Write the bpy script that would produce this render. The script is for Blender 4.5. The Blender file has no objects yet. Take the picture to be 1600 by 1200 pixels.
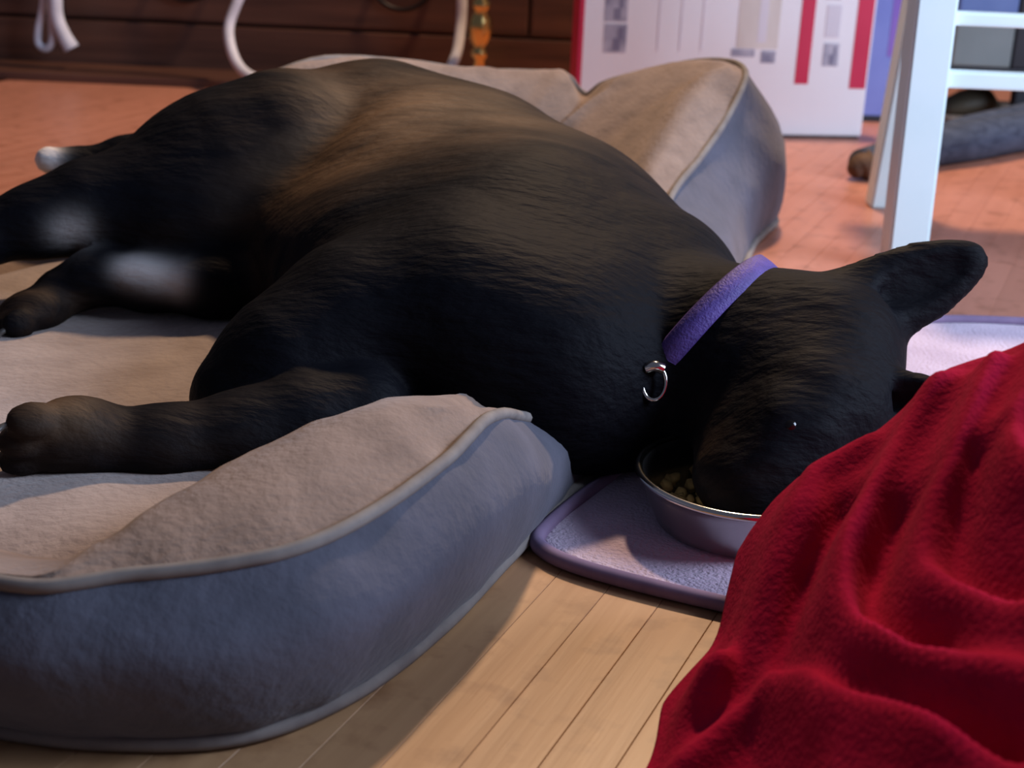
import bpy, bmesh, math, random
import numpy as np
from mathutils import Vector, Matrix, noise
from mathutils.bvhtree import BVHTree

random.seed(7)
scene = bpy.context.scene
COL = scene.collection

# ------------------------------------------------------------------ camera
F, H = 2300.0, 0.45
PITCH, ROLL = math.radians(20), math.radians(2.5)
fwd = Vector((0, math.cos(PITCH), -math.sin(PITCH)))
up0 = Vector((0, math.sin(PITCH), math.cos(PITCH)))
rt0 = Vector((1, 0, 0))
rt = rt0 * math.cos(ROLL) + up0 * math.sin(ROLL)
up = up0 * math.cos(ROLL) - rt0 * math.sin(ROLL)
cam_d = bpy.data.cameras.new('camera')
cam_d.sensor_width = 36.0
cam_d.lens = 36.0 * F / 1600.0
cam_d.clip_start = 0.02
cam_d.dof.use_dof = True
cam_d.dof.focus_distance = 1.0
cam_d.dof.aperture_fstop = 9.0
cam = bpy.data.objects.new('camera', cam_d)
COL.objects.link(cam)
m = Matrix((rt, up, -fwd)).transposed().to_4x4()
m.translation = (0, 0, H)
cam.matrix_world = m
scene.camera = cam

# ------------------------------------------------------------------ light
world = bpy.data.worlds.new('world')
scene.world = world
world.use_nodes = True
bg = world.node_tree.nodes['Background']
bg.inputs[0].default_value = (0.50, 0.56, 0.85, 1)
bg.inputs[1].default_value = 0.13


def area(name, loc, target, size, size_y, power, color):
    d = bpy.data.lights.new(name, 'AREA')
    d.shape = 'RECTANGLE'
    d.size, d.size_y, d.energy, d.color = size, size_y, power, color
    o = bpy.data.objects.new(name, d)
    COL.objects.link(o)
    o.location = loc
    o.rotation_euler = (Vector(target) - Vector(loc)).to_track_quat('-Z', 'Y').to_euler()
    return o


# warm ceiling lamp at the back of the room, daylight through the window in the right wall
area('ceiling_lamp_light', (0.42, 2.68, 2.10), (0.1, 1.2, 0), 0.16, 0.16, 58, (1.0, 0.70, 0.44))
area('window_daylight', (1.97, 0.75, 1.15), (0.3, 1.9, 0.15), 1.2, 1.0, 84, (0.60, 0.74, 1.0))

vs = scene.view_settings
vs.view_transform = 'Standard'
vs.look = 'None'
vs.gamma = 1.0
vs.use_curve_mapping = False
vs.exposure = 0.0


# ------------------------------------------------------------------ helpers
def ray(px, py):
    return fwd + rt * ((px - 800) / F) - up * ((py - 600) / F)


def atz(px, py, z=0.0):
    d = ray(px, py)
    return Vector((0, 0, H)) + d * ((z - H) / d.z)


def aty(px, py, Y):
    d = ray(px, py)
    return Vector((0, 0, H)) + d * (Y / d.y)


def tag(o, label=None, cat=None, group=None, kind=None):
    if label: o['label'] = label
    if cat: o['category'] = cat
    if group: o['group'] = group
    if kind: o['kind'] = kind
    return o


def empty(name, loc=(0, 0, 0), rz=0.0):
    o = bpy.data.objects.new(name, None)
    COL.objects.link(o)
    o.location = loc
    o.rotation_euler = (0, 0, rz)
    o.empty_display_size = 0.05
    return o


def link(name, me, mat, parent=None, smooth=True):
    o = bpy.data.objects.new(name, me)
    COL.objects.link(o)
    if mat is not None and not me.materials:
        me.materials.append(mat)
    if smooth:
        for p in me.polygons: p.use_smooth = True
    if parent is not None:
        o.parent = parent
    return o


def mesh(name, verts, faces):
    me = bpy.data.meshes.new(name)
    me.from_pydata([tuple(v) for v in verts], [], faces)
    me.update()
    return me


def box_bm(bm, x0, x1, y0, y1, z0, z1):
    vs_ = [bm.verts.new(p) for p in ((x0, y0, z0), (x1, y0, z0), (x1, y1, z0), (x0, y1, z0),
                                     (x0, y0, z1), (x1, y0, z1), (x1, y1, z1), (x0, y1, z1))]
    for f in ((0, 3, 2, 1), (4, 5, 6, 7), (0, 1, 5, 4), (1, 2, 6, 5), (2, 3, 7, 6), (3, 0, 4, 7)):
        bm.faces.new([vs_[i] for i in f])


def box(name, dims, mat, parent=None, bevel=0.0, seg=2):
    bm = bmesh.new()
    box_bm(bm, *dims)
    if bevel:
        bmesh.ops.bevel(bm, geom=list(bm.edges), offset=bevel, segments=seg, affect='EDGES', profile=0.6)
    me = bpy.data.meshes.new(name)
    bm.to_mesh(me); bm.free()
    return link(name, me, mat, parent, smooth=False)


def catmull(P, t, closed=False):
    n = len(P)
    if closed:
        t = t % n
        i = int(t)
        p0, p1, p2, p3 = P[(i - 1) % n], P[i % n], P[(i + 1) % n], P[(i + 2) % n]
    else:
        t = min(max(t, 0), n - 1 - 1e-6)
        i = int(t)
        p0, p1, p2, p3 = P[max(i - 1, 0)], P[i], P[i + 1], P[min(i + 2, n - 1)]
    u = t - i
    return 0.5 * ((2 * p1) + (p2 - p0) * u + (2 * p0 - 5 * p1 + 4 * p2 - p3) * u * u + (3 * p1 - p0 - 3 * p2 + p3) * u ** 3)


def tube(name, pts, r, mat, parent=None, closed=False, sides=10, per=6, flat=1.0, rend=None):
    """swept tube through control points (smooth); r may be a list per control point"""
    P = [Vector(p) for p in pts]
    n = len(P)
    N = (n if closed else n - 1) * per + (0 if closed else 1)
    rr = r if isinstance(r, (list, tuple)) else [r] * n
    S, Rr = [], []
    for i in range(N):
        t = i / per
        S.append(catmull(P, t, closed))
        a = int(t) % n; b = (a + 1) % n if closed else min(a + 1, n - 1)
        Rr.append(rr[a] + (rr[b] - rr[a]) * (t - int(t)))
    verts, faces = [], []
    nrm = None
    for i in range(N):
        a = S[(i - 1) % N] if closed else S[max(i - 1, 0)]
        b = S[(i + 1) % N] if closed else S[min(i + 1, N - 1)]
        T = (b - a).normalized()
        if nrm is None:
            ref = Vector((0, 0, 1)) if abs(T.z) < 0.9 else Vector((1, 0, 0))
            nrm = (ref - T * ref.dot(T)).normalized()
        else:
            nrm = (nrm - T * nrm.dot(T)).normalized()
        bn = T.cross(nrm)
        for k in range(sides):
            an = 2 * math.pi * k / sides
            verts.append(S[i] + nrm * (math.cos(an) * Rr[i] * flat) + bn * (math.sin(an) * Rr[i]))
    for i in range(N if closed else N - 1):
        j = (i + 1) % N
        for k in range(sides):
            l = (k + 1) % sides
            faces.append((i * sides + k, i * sides + l, j * sides + l, j * sides + k))
    if not closed:
        faces.append(tuple(range(sides - 1, -1, -1)))
        faces.append(tuple((N - 1) * sides + k for k in range(sides)))
    return link(name, mesh(name, verts, faces), mat, parent)


def lathe(name, prof, mat, parent=None, seg=40, loc=(0, 0, 0)):
    verts, faces = [], []
    for r, z in prof:
        for k in range(seg):
            a = 2 * math.pi * k / seg
            verts.append((loc[0] + r * math.cos(a), loc[1] + r * math.sin(a), loc[2] + z))
    for i in range(len(prof) - 1):
        for k in range(seg):
            l = (k + 1) % seg
            faces.append((i * seg + k, i * seg + l, (i + 1) * seg + l, (i + 1) * seg + k))
    return link(name, mesh(name, verts, faces), mat, parent)


# ------------------------------------------------------------------ materials
def srgb(r, g, b):
    f = lambda c: (c / 255 / 12.92) if c / 255 <= 0.04045 else ((c / 255 + 0.055) / 1.055) ** 2.4
    return (f(r), f(g), f(b), 1)


def mat_base(name, rough=0.7, metallic=0.0, spec=0.5):
    M = bpy.data.materials.new(name)
    M.use_nodes = True
    nt = M.node_tree
    b = nt.nodes['Principled BSDF']
    b.inputs['Roughness'].default_value = rough
    b.inputs['Metallic'].default_value = metallic
    b.inputs['Specular IOR Level'].default_value = spec
    return M, nt, b


def mat_noise(name, c1, c2, scale=20, rough=0.8, bump=0.0, bscale=200, metallic=0.0, spec=0.4, sheen=0.0,
              stretch=(1, 1, 1), detail=4, coord='Object'):
    M, nt, b = mat_base(name, rough, metallic, spec)
    tc = nt.nodes.new('ShaderNodeTexCoord')
    mp = nt.nodes.new('ShaderNodeMapping')
    mp.inputs['Scale'].default_value = stretch
    nt.links.new(tc.outputs[coord], mp.inputs['Vector'])
    n = nt.nodes.new('ShaderNodeTexNoise')
    n.inputs['Scale'].default_value = scale
    n.inputs['Detail'].default_value = detail
    nt.links.new(mp.outputs[0], n.inputs['Vector'])
    r = nt.nodes.new('ShaderNodeValToRGB')
    r.color_ramp.elements[0].position = 0.32
    r.color_ramp.elements[1].position = 0.68
    r.color_ramp.elements[0].color = c1
    r.color_ramp.elements[1].color = c2
    nt.links.new(n.outputs['Fac'], r.inputs['Fac'])
    nt.links.new(r.outputs['Color'], b.inputs['Base Color'])
    if sheen:
        b.inputs['Sheen Weight'].default_value = sheen
        b.inputs['Sheen Roughness'].default_value = 0.5
    if bump:
        n2 = nt.nodes.new('ShaderNodeTexNoise')
        n2.inputs['Scale'].default_value = bscale
        n2.inputs['Detail'].default_value = 3
        nt.links.new(mp.outputs[0], n2.inputs['Vector'])
        bp = nt.nodes.new('ShaderNodeBump')
        bp.inputs['Strength'].default_value = bump
        bp.inputs['Distance'].default_value = 0.004
        nt.links.new(n2.outputs['Fac'], bp.inputs['Height'])
        nt.links.new(bp.outputs['Normal'], b.inputs['Normal'])
    return M


def floor_material():
    M, nt, b = mat_base('floor_wood', 0.38, 0, 0.5)
    N, L = nt.nodes, nt.links
    tc = N.new('ShaderNodeTexCoord')
    oi = N.new('ShaderNodeObjectInfo')
    mp = N.new('ShaderNodeMapping')
    mp.inputs['Scale'].default_value = (28, 1.6, 28)
    off = N.new('ShaderNodeVectorMath'); off.operation = 'ADD'
    L.new(tc.outputs['Object'], off.inputs[0])
    cmb = N.new('ShaderNodeCombineXYZ')
    mul = N.new('ShaderNodeMath'); mul.operation = 'MULTIPLY'; mul.inputs[1].default_value = 37.0
    L.new(oi.outputs['Random'], mul.inputs[0])
    L.new(mul.outputs[0], cmb.inputs[0]); L.new(mul.outputs[0], cmb.inputs[1])
    L.new(cmb.outputs[0], off.inputs[1])
    L.new(off.outputs[0], mp.inputs['Vector'])
    n = N.new('ShaderNodeTexNoise'); n.inputs['Scale'].default_value = 2.2; n.inputs['Detail'].default_value = 6
    L.new(mp.outputs[0], n.inputs['Vector'])
    red = N.new('ShaderNodeValToRGB')
    red.color_ramp.elements[0].color = srgb(168, 108, 86); red.color_ramp.elements[1].color = srgb(192, 130, 108)
    tan = N.new('ShaderNodeValToRGB')
    tan.color_ramp.elements[0].color = srgb(152, 112, 76); tan.color_ramp.elements[1].color = srgb(208, 164, 120)
    L.new(n.outputs['Fac'], red.inputs['Fac']); L.new(n.outputs['Fac'], tan.inputs['Fac'])
    # colour shifts unevenly from reddish to tan towards the near end of the floor
    geo = N.new('ShaderNodeNewGeometry')
    sx = N.new('ShaderNodeSeparateXYZ'); L.new(geo.outputs['Position'], sx.inputs[0])
    wn = N.new('ShaderNodeTexNoise'); wn.inputs['Scale'].default_value = 3.5; wn.inputs['Detail'].default_value = 5
    L.new(geo.outputs['Position'], wn.inputs['Vector'])
    ad = N.new('ShaderNodeMath'); ad.operation = 'MULTIPLY_ADD'; ad.inputs[1].default_value = 0.5
    L.new(wn.outputs['Fac'], ad.inputs[0]); L.new(sx.outputs['Y'], ad.inputs[2])
    mr = N.new('ShaderNodeMapRange')
    mr.inputs['From Min'].default_value = 1.05; mr.inputs['From Max'].default_value = 1.6
    mr.inputs['To Min'].default_value = 1.0; mr.inputs['To Max'].default_value = 0.0
    L.new(ad.outputs[0], mr.inputs['Value'])
    mx = N.new('ShaderNodeMix'); mx.data_type = 'RGBA'
    L.new(mr.outputs[0], mx.inputs['Factor']); L.new(red.outputs[0], mx.inputs['A']); L.new(tan.outputs[0], mx.inputs['B'])
    # scuffs and dents
    sc = N.new('ShaderNodeTexNoise'); sc.inputs['Scale'].default_value = 34; sc.inputs['Detail'].default_value = 4
    L.new(geo.outputs['Position'], sc.inputs['Vector'])
    sr = N.new('ShaderNodeValToRGB')
    sr.color_ramp.elements[0].position = 0.54; sr.color_ramp.elements[0].color = (0, 0, 0, 1)
    sr.color_ramp.elements[1].position = 0.72; sr.color_ramp.elements[1].color = (1, 1, 1, 1)
    L.new(sc.outputs['Fac'], sr.inputs['Fac'])
    mu = N.new('ShaderNodeMath'); mu.operation = 'MULTIPLY'; mu.inputs[1].default_value = 0.45
    L.new(sr.outputs[0], mu.inputs[0])
    m2 = N.new('ShaderNodeMix'); m2.data_type = 'RGBA'
    L.new(mu.outputs[0], m2.inputs['Factor']); L.new(mx.outputs['Result'], m2.inputs['A'])
    m2.inputs['B'].default_value = srgb(112, 66, 40)
    # plank to plank tone
    hs = N.new('ShaderNodeHueSaturation')
    vr = N.new('ShaderNodeMapRange'); vr.inputs['To Min'].default_value = 0.95; vr.inputs['To Max'].default_value = 1.05
    L.new(oi.outputs['Random'], vr.inputs['Value']); L.new(vr.outputs[0], hs.inputs['Value'])
    L.new(m2.outputs['Result'], hs.inputs['Color'])
    L.new(hs.outputs[0], b.inputs['Base Color'])
    bp = N.new('ShaderNodeBump'); bp.inputs['Strength'].default_value = 0.15; bp.inputs['Distance'].default_value = 0.002
    L.new(n.outputs['Fac'], bp.inputs['Height']); L.new(bp.outputs[0], b.inputs['Normal'])
    return M


def dog_material():
    M, nt, b = mat_base('dog_coat', 0.62, 0, 0.06)
    N, L = nt.nodes, nt.links
    b.inputs['Sheen Weight'].default_value = 0.0
    b.inputs['Sheen Roughness'].default_value = 0.4
    at = N.new('ShaderNodeAttribute'); at.attribute_name = 'coat'
    wt = N.new('ShaderNodeAttribute'); wt.attribute_name = 'white'
    geo = N.new('ShaderNodeNewGeometry')
    mp = N.new('ShaderNodeMapping')
    mp.inputs['Rotation'].default_value = (0, 0, math.radians(32))
    mp.inputs['Scale'].default_value = (7, 26, 20)
    L.new(geo.outputs['Position'], mp.inputs['Vector'])
    n = N.new('ShaderNodeTexNoise'); n.inputs['Scale'].default_value = 1.0; n.inputs['Detail'].default_value = 5
    n.inputs['Distortion'].default_value = 0.6
    L.new(mp.outputs[0], n.inputs['Vector'])
    # brindle strength = coat attribute shifted by stripes
    ma = N.new('ShaderNodeMath'); ma.operation = 'MULTIPLY_ADD'; ma.inputs[1].default_value = 1.5; 
    L.new(n.outputs['Fac'], ma.inputs[0])
    ma.inputs[2].default_value = -0.75
    ad = N.new('ShaderNodeMath'); ad.operation = 'ADD'; ad.use_clamp = True
    L.new(ma.outputs[0], ad.inputs[0]); L.new(at.outputs['Fac'], ad.inputs[1])
    mg = N.new('ShaderNodeMath'); mg.operation = 'MULTIPLY'
    L.new(ad.outputs[0], mg.inputs[0]); L.new(at.outputs['Fac'], mg.inputs[1])
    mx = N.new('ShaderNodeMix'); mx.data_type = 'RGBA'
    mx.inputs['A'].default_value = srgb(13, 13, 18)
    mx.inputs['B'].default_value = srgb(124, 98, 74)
    L.new(mg.outputs[0], mx.inputs['Factor'])
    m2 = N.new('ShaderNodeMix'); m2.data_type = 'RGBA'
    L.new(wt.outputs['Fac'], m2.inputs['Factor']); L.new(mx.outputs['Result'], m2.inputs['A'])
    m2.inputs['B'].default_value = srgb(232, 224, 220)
    L.new(m2.outputs['Result'], b.inputs['Base Color'])
    fn = N.new('ShaderNodeTexNoise'); fn.inputs['Scale'].default_value = 5.0; fn.inputs['Detail'].default_value = 6
    L.new(mp.outputs[0], fn.inputs['Vector'])
    bp = N.new('ShaderNodeBump'); bp.inputs['Strength'].default_value = 0.5; bp.inputs['Distance'].default_value = 0.006
    L.new(fn.outputs['Fac'], bp.inputs['Height']); L.new(bp.outputs[0], b.inputs['Normal'])
    return M


MAT = {}
MAT['floor'] = floor_material()
MAT['dog'] = dog_material()
MAT['bed_in'] = mat_noise('bed_plush', srgb(122, 102, 90), srgb(142, 120, 106), 30, 0.95, 0.35, 160, sheen=0.15, stretch=(1, 1, 2))
MAT['bed_out'] = mat_noise('bed_suede', srgb(72, 73, 84), srgb(86, 86, 98), 24, 0.9, 0.3, 120, sheen=0.12)
MAT['piping'] = mat_noise('bed_piping', srgb(112, 104, 100), srgb(130, 122, 116), 60, 0.85)
MAT['pad'] = mat_noise('bed_pad', srgb(150, 132, 124), srgb(172, 154, 146), 22, 0.95, 0.5, 140, sheen=0.3)
MAT['fleece'] = mat_noise('red_fleece', srgb(160, 12, 54), srgb(180, 22, 64), 30, 1.0, 0.3, 260, sheen=0.0, spec=0.1)
MAT['mat'] = mat_noise('lavender_terry', srgb(184, 164, 184), srgb(206, 188, 206), 18, 0.95, 0.6, 300, sheen=0.2)
MAT['matedge'] = mat_noise('lavender_binding', srgb(118, 100, 128), srgb(140, 120, 148), 30, 0.9)
MAT['steel'] = mat_noise('brushed_steel', srgb(170, 168, 166), srgb(200, 198, 196), 12, 0.28, metallic=1.0)
MAT['chrome'] = mat_noise('chrome', srgb(205, 200, 190), srgb(235, 230, 220), 12, 0.15, metallic=1.0)
MAT['brass'] = mat_noise('brass', srgb(214, 180, 110), srgb(226, 196, 126), 5, 0.22, metallic=1.0)
MAT['collar'] = mat_noise('purple_webbing', srgb(72, 54, 122), srgb(88, 68, 142), 90, 0.6, 0.3, 500)
MAT['white_paint'] = mat_noise('white_paint', srgb(222, 244, 244), srgb(232, 250, 250), 8, 0.35)
MAT['darkwood'] = mat_noise('dark_wood', srgb(66, 44, 38), srgb(96, 64, 52), 3, 0.35, 0.1, 30, stretch=(1, 8, 14))
MAT['darkgap'] = mat_noise('drawer_gap', srgb(18, 12, 10), srgb(24, 16, 14), 8, 0.8)
MAT['iron'] = mat_noise('dark_iron', srgb(34, 30, 32), srgb(50, 46, 48), 20, 0.4, metallic=0.7)
MAT['cord'] = mat_noise('white_cord', srgb(196, 194, 202), srgb(220, 218, 226), 30, 0.6)
MAT['carton'] = mat_noise('white_carton', srgb(246, 244, 246), srgb(250, 249, 251), 6, 0.55)
MAT['print_red'] = mat_noise('red_print', srgb(206, 40, 78), srgb(216, 52, 88), 9, 0.5)
MAT['print_beige'] = mat_noise('beige_print', srgb(214, 204, 194), srgb(236, 230, 222), 14, 0.55, stretch=(1, 1, 0.4))
MAT['print_pale'] = mat_noise('pale_print', srgb(222, 218, 226), srgb(238, 234, 240), 10, 0.55, stretch=(1, 1, 0.2))
MAT['print_grey'] = mat_noise('grey_print', srgb(138, 138, 160), srgb(206, 204, 214), 24, 0.55)
MAT['print_dark'] = mat_noise('dark_print', srgb(124, 122, 146), srgb(146, 144, 164), 24, 0.55)
MAT['blue_carton'] = mat_noise('periwinkle_carton', srgb(112, 124, 190), srgb(136, 146, 208), 7, 0.6)
MAT['lilac'] = mat_noise('lilac_print', srgb(124, 92, 176), srgb(142, 108, 190), 7, 0.6)
MAT['slate'] = mat_noise('slate_knit', srgb(44, 52, 68), srgb(70, 78, 94), 40, 0.95, 0.6, 180, stretch=(1, 1, 3))
MAT['brown_fabric'] = mat_noise('brown_knit', srgb(80, 58, 44), srgb(108, 82, 62), 40, 0.95, 0.6, 180)
MAT['grey_paint'] = mat_noise('grey_paint', srgb(112, 120, 118), srgb(126, 134, 132), 8, 0.6)
MAT['blue_paint'] = mat_noise('blue_paint', srgb(86, 108, 158), srgb(104, 126, 174), 8, 0.6)
MAT['black_paint'] = mat_noise('black_paint', srgb(24, 24, 30), srgb(36, 36, 42), 8, 0.5)
MAT['wall'] = mat_noise('wall_paint', srgb(150, 140, 132), srgb(160, 150, 142), 5, 0.9)
MAT['leather'] = mat_noise('olive_leather', srgb(52, 48, 36), srgb(74, 66, 50), 20, 0.6)
MAT['tan'] = mat_noise('tan_sole', srgb(146, 122, 104), srgb(164, 140, 120), 20, 0.8)
MAT['kibble'] = mat_noise('kibble', srgb(120, 92, 48), srgb(158, 130, 74), 60, 0.85)
MAT['black_gloss'] = mat_noise('dog_eye', srgb(12, 10, 10), srgb(22, 16, 14), 20, 0.15)
MAT['claw'] = mat_noise('claw_horn', srgb(60, 56, 54), srgb(96, 92, 88), 40, 0.35)
MAT['padskin'] = mat_noise('paw_pad', srgb(34, 30, 32), srgb(54, 48, 48), 60, 0.5)

# ------------------------------------------------------------------ room shell
fl = empty('floor', (0, 0, 0))
tag(fl, 'warm wooden strip floor, paler tan in front', None, kind='structure')
box('subfloor', (-2.2, 2.0, -0.6, 3.5, -0.06, -0.013), MAT['floor'], fl)
PW, PL = 0.0365, 1.2
PANG = math.radians(-23)
bm = bmesh.new()
box_bm(bm, -PW / 2 + 0.0001, PW / 2 - 0.0001, 0, PL - 0.0003, -0.012, 0.0)
top_e = [e for e in bm.edges if all(v.co.z > -0.001 for v in e.verts)]
bmesh.ops.bevel(bm, geom=top_e, offset=0.0004, segments=1, affect='EDGES')
plank_me = bpy.data.meshes.new('plank')
bm.to_mesh(plank_me); bm.free()
plank_me.materials.append(MAT['floor'])
ca, sa = math.cos(PANG), math.sin(PANG)
du, dv = Vector((ca, sa, 0)), Vector((-sa, ca, 0))      # across, along
org = Vector((0.042, 0.70, 0))
plank_count = 0
for i in range(-48, 34):
    offs = random.random() * PL
    for k in range(-3, 4):
        p = org + du * ((i + 0.5) * PW) + dv * (k * PL + offs)
        # keep planks whose run passes through the part of the floor in view
        keep = False
        for s in range(0, 13):
            q = p + dv * (s * PL / 12)
            lim = 0.16 + 0.37 * q.y
            if 0.35 < q.y < 3.05 and abs(q.x) < lim:
                keep = True
        if not keep:
            continue
        o = bpy.data.objects.new('plank', plank_me)
        COL.objects.link(o)
        o.location = p
        o.rotation_euler = (0, 0, PANG)
        over = (p + dv * PL).y - 3.48
        if over > 0:
            o.scale.y = max(0.05, 1 - over / (dv.y * PL))
        o.parent = fl
        plank_count += 1
print('planks', plank_count)

tag(box('wall_back', (-2.2, 2.0, 3.5, 3.6, -0.06, 2.4), MAT['wall']), 'plain dim wall behind the dark chest', kind='structure')
wr = empty('wall_right', (0, 0, 0))
tag(wr, 'plain wall on the right with the window opening', kind='structure')
box('wall_panel', (2.0, 2.1, -0.6, 3.6, -0.06, 0.6), MAT['wall'], wr)
box('wall_panel', (2.0, 2.1, -0.6, 3.6, 1.7, 2.4), MAT['wall'], wr)
box('wall_panel', (2.0, 2.1, -0.6, 0.1, 0.6, 1.7), MAT['wall'], wr)
box('wall_panel', (2.0, 2.1, 1.4, 3.6, 0.6, 1.7), MAT['wall'], wr)

# ------------------------------------------------------------------ dark chest of drawers
CY = 2.95
ch = empty('chest_of_drawers', (-0.45, CY + 0.2, 0))
tag(ch, 'dark brown wooden chest of drawers along the back of the room', 'chest')


def cbox(name, x0, x1, y0, y1, z0, z1, mat, parent, bevel=0.003):
    """box given in world coordinates but stored under a parent placed at its location"""
    l = parent.location
    return box(name, (x0 - l.x, x1 - l.x, y0 - l.y, y1 - l.y, z0 - l.z, z1 - l.z), mat, parent, bevel)


cbox('carcass', -1.45, 0.62, CY + 0.012, CY + 0.45, 0.0, 0.80, MAT['darkwood'], ch)
cbox('plinth', -1.46, 0.63, CY - 0.012, CY + 0.02, 0.0, 0.098, MAT['darkwood'], ch)
cbox('shade_strip', -1.47, -0.30, CY - 0.16, CY - 0.013, 0.0, 0.016, MAT['darkwood'], ch)  # dark slab added to stand in for the shadow strip below the chest
cbox('top_board', -1.48, 0.65, CY - 0.03, CY + 0.46, 0.80, 0.83, MAT['darkwood'], ch)
for zz in range(3):
    z0 = 0.104 + zz * 0.232
    for (x0, x1) in ((-1.44, -0.915), (-0.909, 0.0), (0.006, 0.61)):
        d = cbox('drawer', x0, x1, CY - 0.008, CY + 0.016, z0, z0 + 0.226, MAT['darkwood'], ch, 0.005)
        w = x1 - x0
        for hx in ((x0 + w * 0.27, x0 + w * 0.73) if w > 0.7 else (x0 + w * 0.5,)):
            pts = []
            for k in range(9):
                a = math.pi + math.pi * k / 8
                pts.append((hx + 0.055 * math.cos(a) - ch.location.x, CY - 0.022 - 0.006 * math.sin(-a) - ch.location.y,
                            z0 + 0.088 + 0.045 * math.sin(a)))
            tube('bail_pull', pts, 0.0045, MAT['iron'], d, per=3, sides=8)
            for s in (-1, 1):
                p = (hx + s * 0.055 - ch.location.x, CY - ch.location.y, z0 + 0.088)
                tube('pull_post', [(p[0], p[1] - 0.026, p[2]), (p[0], p[1] - 0.006, p[2])], 0.008, MAT['iron'], d, per=2)

# ------------------------------------------------------------------ white cords and hose in front of the chest
A = lambda px, py, Y: aty(px, py, Y)
lp = [A(70, -330, 2.88), A(74, -120, 2.88), A(68, 0, 2.87), A(60, 45, 2.87), A(60, 68, 2.87), A(72, 76, 2.865), A(82, 62, 2.86),
      A(80, 20, 2.86), A(78, -60, 2.86), A(80, -330, 2.87)]
t = empty('looped_cord', (lp[0].x, lp[0].y, 0))
tag(t, 'short white looped cord hanging in front of the dark chest at far left', 'cord')
rel = lambda P, e: [Vector(p) - e.location for p in P]
tube('loop', rel(lp, t), 0.0075, MAT['cord'], t)
lp2 = [A(88, -330, 2.855), A(88, -80, 2.855), A(87, 0, 2.85), A(90, 30, 2.85), A(100, 55, 2.85), A(112, 76, 2.85)]
tube('strand', rel(lp2, t), [0.012, 0.012, 0.013, 0.013, 0.014, 0.0165], MAT['cord'], t)

hp = [A(400, -420, 2.80), A(398, -200, 2.80), A(388, -40, 2.79), A(372, 0, 2.78), A(358, 40, 2.77), A(361, 75, 2.75), A(375, 105, 2.73)]
e = hp[-1]
hp += [A(402, 124, 2.70), A(470, 145, 2.66), A(560, 152, 2.65), A(640, 142, 2.67), A(690, 120, 2.71), A(712, 88, 2.75),
       A(720, 40, 2.78), A(722, 0, 2.79), A(722, -60, 2.8), A(716, -200, 2.8), A(700, -420, 2.8)]
t = empty('hanging_hose', (hp[0].x, hp[0].y, 0))
tag(t, 'pale grey-white hose hanging in a wide loop before the dark chest', 'hose')
tube('hose', rel(hp, t), 0.0098, MAT['cord'], t, sides=12)

# brass stand
bp_ = A(750, 60, 2.72)
t = empty('brass_stand', (bp_.x, bp_.y, 0))
tag(t, 'shiny turned brass stand beside the white carton', 'stand')
lathe('foot', [(0, 0), (0.055, 0), (0.056, 0.008), (0.040, 0.018), (0.018, 0.030), (0.010, 0.040)], MAT['brass'], t)
lathe('stem', [(0.010, 0.040), (0.012, 0.070), (0.009, 0.085), (0.015, 0.092), (0.015, 0.100), (0.010, 0.106), (0.018, 0.122),
               (0.022, 0.140), (0.020, 0.158), (0.012, 0.172), (0.017, 0.178), (0.017, 0.186), (0.011, 0.192), (0.011, 0.21),
               (0.016, 0.222), (0.016, 0.232), (0.010, 0.24), (0.009, 0.42)], MAT['brass'], t)
lathe('drip_cup', [(0.009, 0.42), (0.034, 0.428), (0.036, 0.436), (0.016, 0.436), (0.016, 0.47), (0.012, 0.47), (0, 0.45)], MAT['brass'], t)

# ------------------------------------------------------------------ white carton with red stripes
c0, c1 = atz(1345, 217), atz(1220, 215)
dirx = (c0 - c1); dirx.z = 0; dirx.normalize()
ang = math.atan2(dirx.y, dirx.x)
W_, D_, HB = 0.508, 0.055, 0.42
t = empty('carton', tuple(c0), ang)
tag(t, 'tall white cardboard carton with red stripes and faint printed pictures', 'carton')
box('body', (-W_, 0, 0, D_, 0.004, HB), MAT['carton'], t, 0.004)
box('base_edge', (-W_ + 0.004, -0.004, 0.003, D_ - 0.003, 0, 0.005), MAT['black_paint'], t)


def on_front(px, py):
    """where the sight line meets the carton's front plane, as (x, z) on that face"""
    d = ray(px, py)
    nrm = Vector((math.sin(ang), -math.cos(ang), 0))
    k = (c0 - Vector((0, 0, H))).dot(nrm) / d.dot(nrm)
    p = Vector((0, 0, H)) + d * k - c0
    return p.x * math.cos(ang) + p.y * math.sin(ang), p.z


def printed(name, x0, x1, z0, z1, mat, lift=0.0012, parent=None):
    return box(name, (x0, x1, -lift, 0.0002, z0, z1), mat, parent or t)


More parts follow.
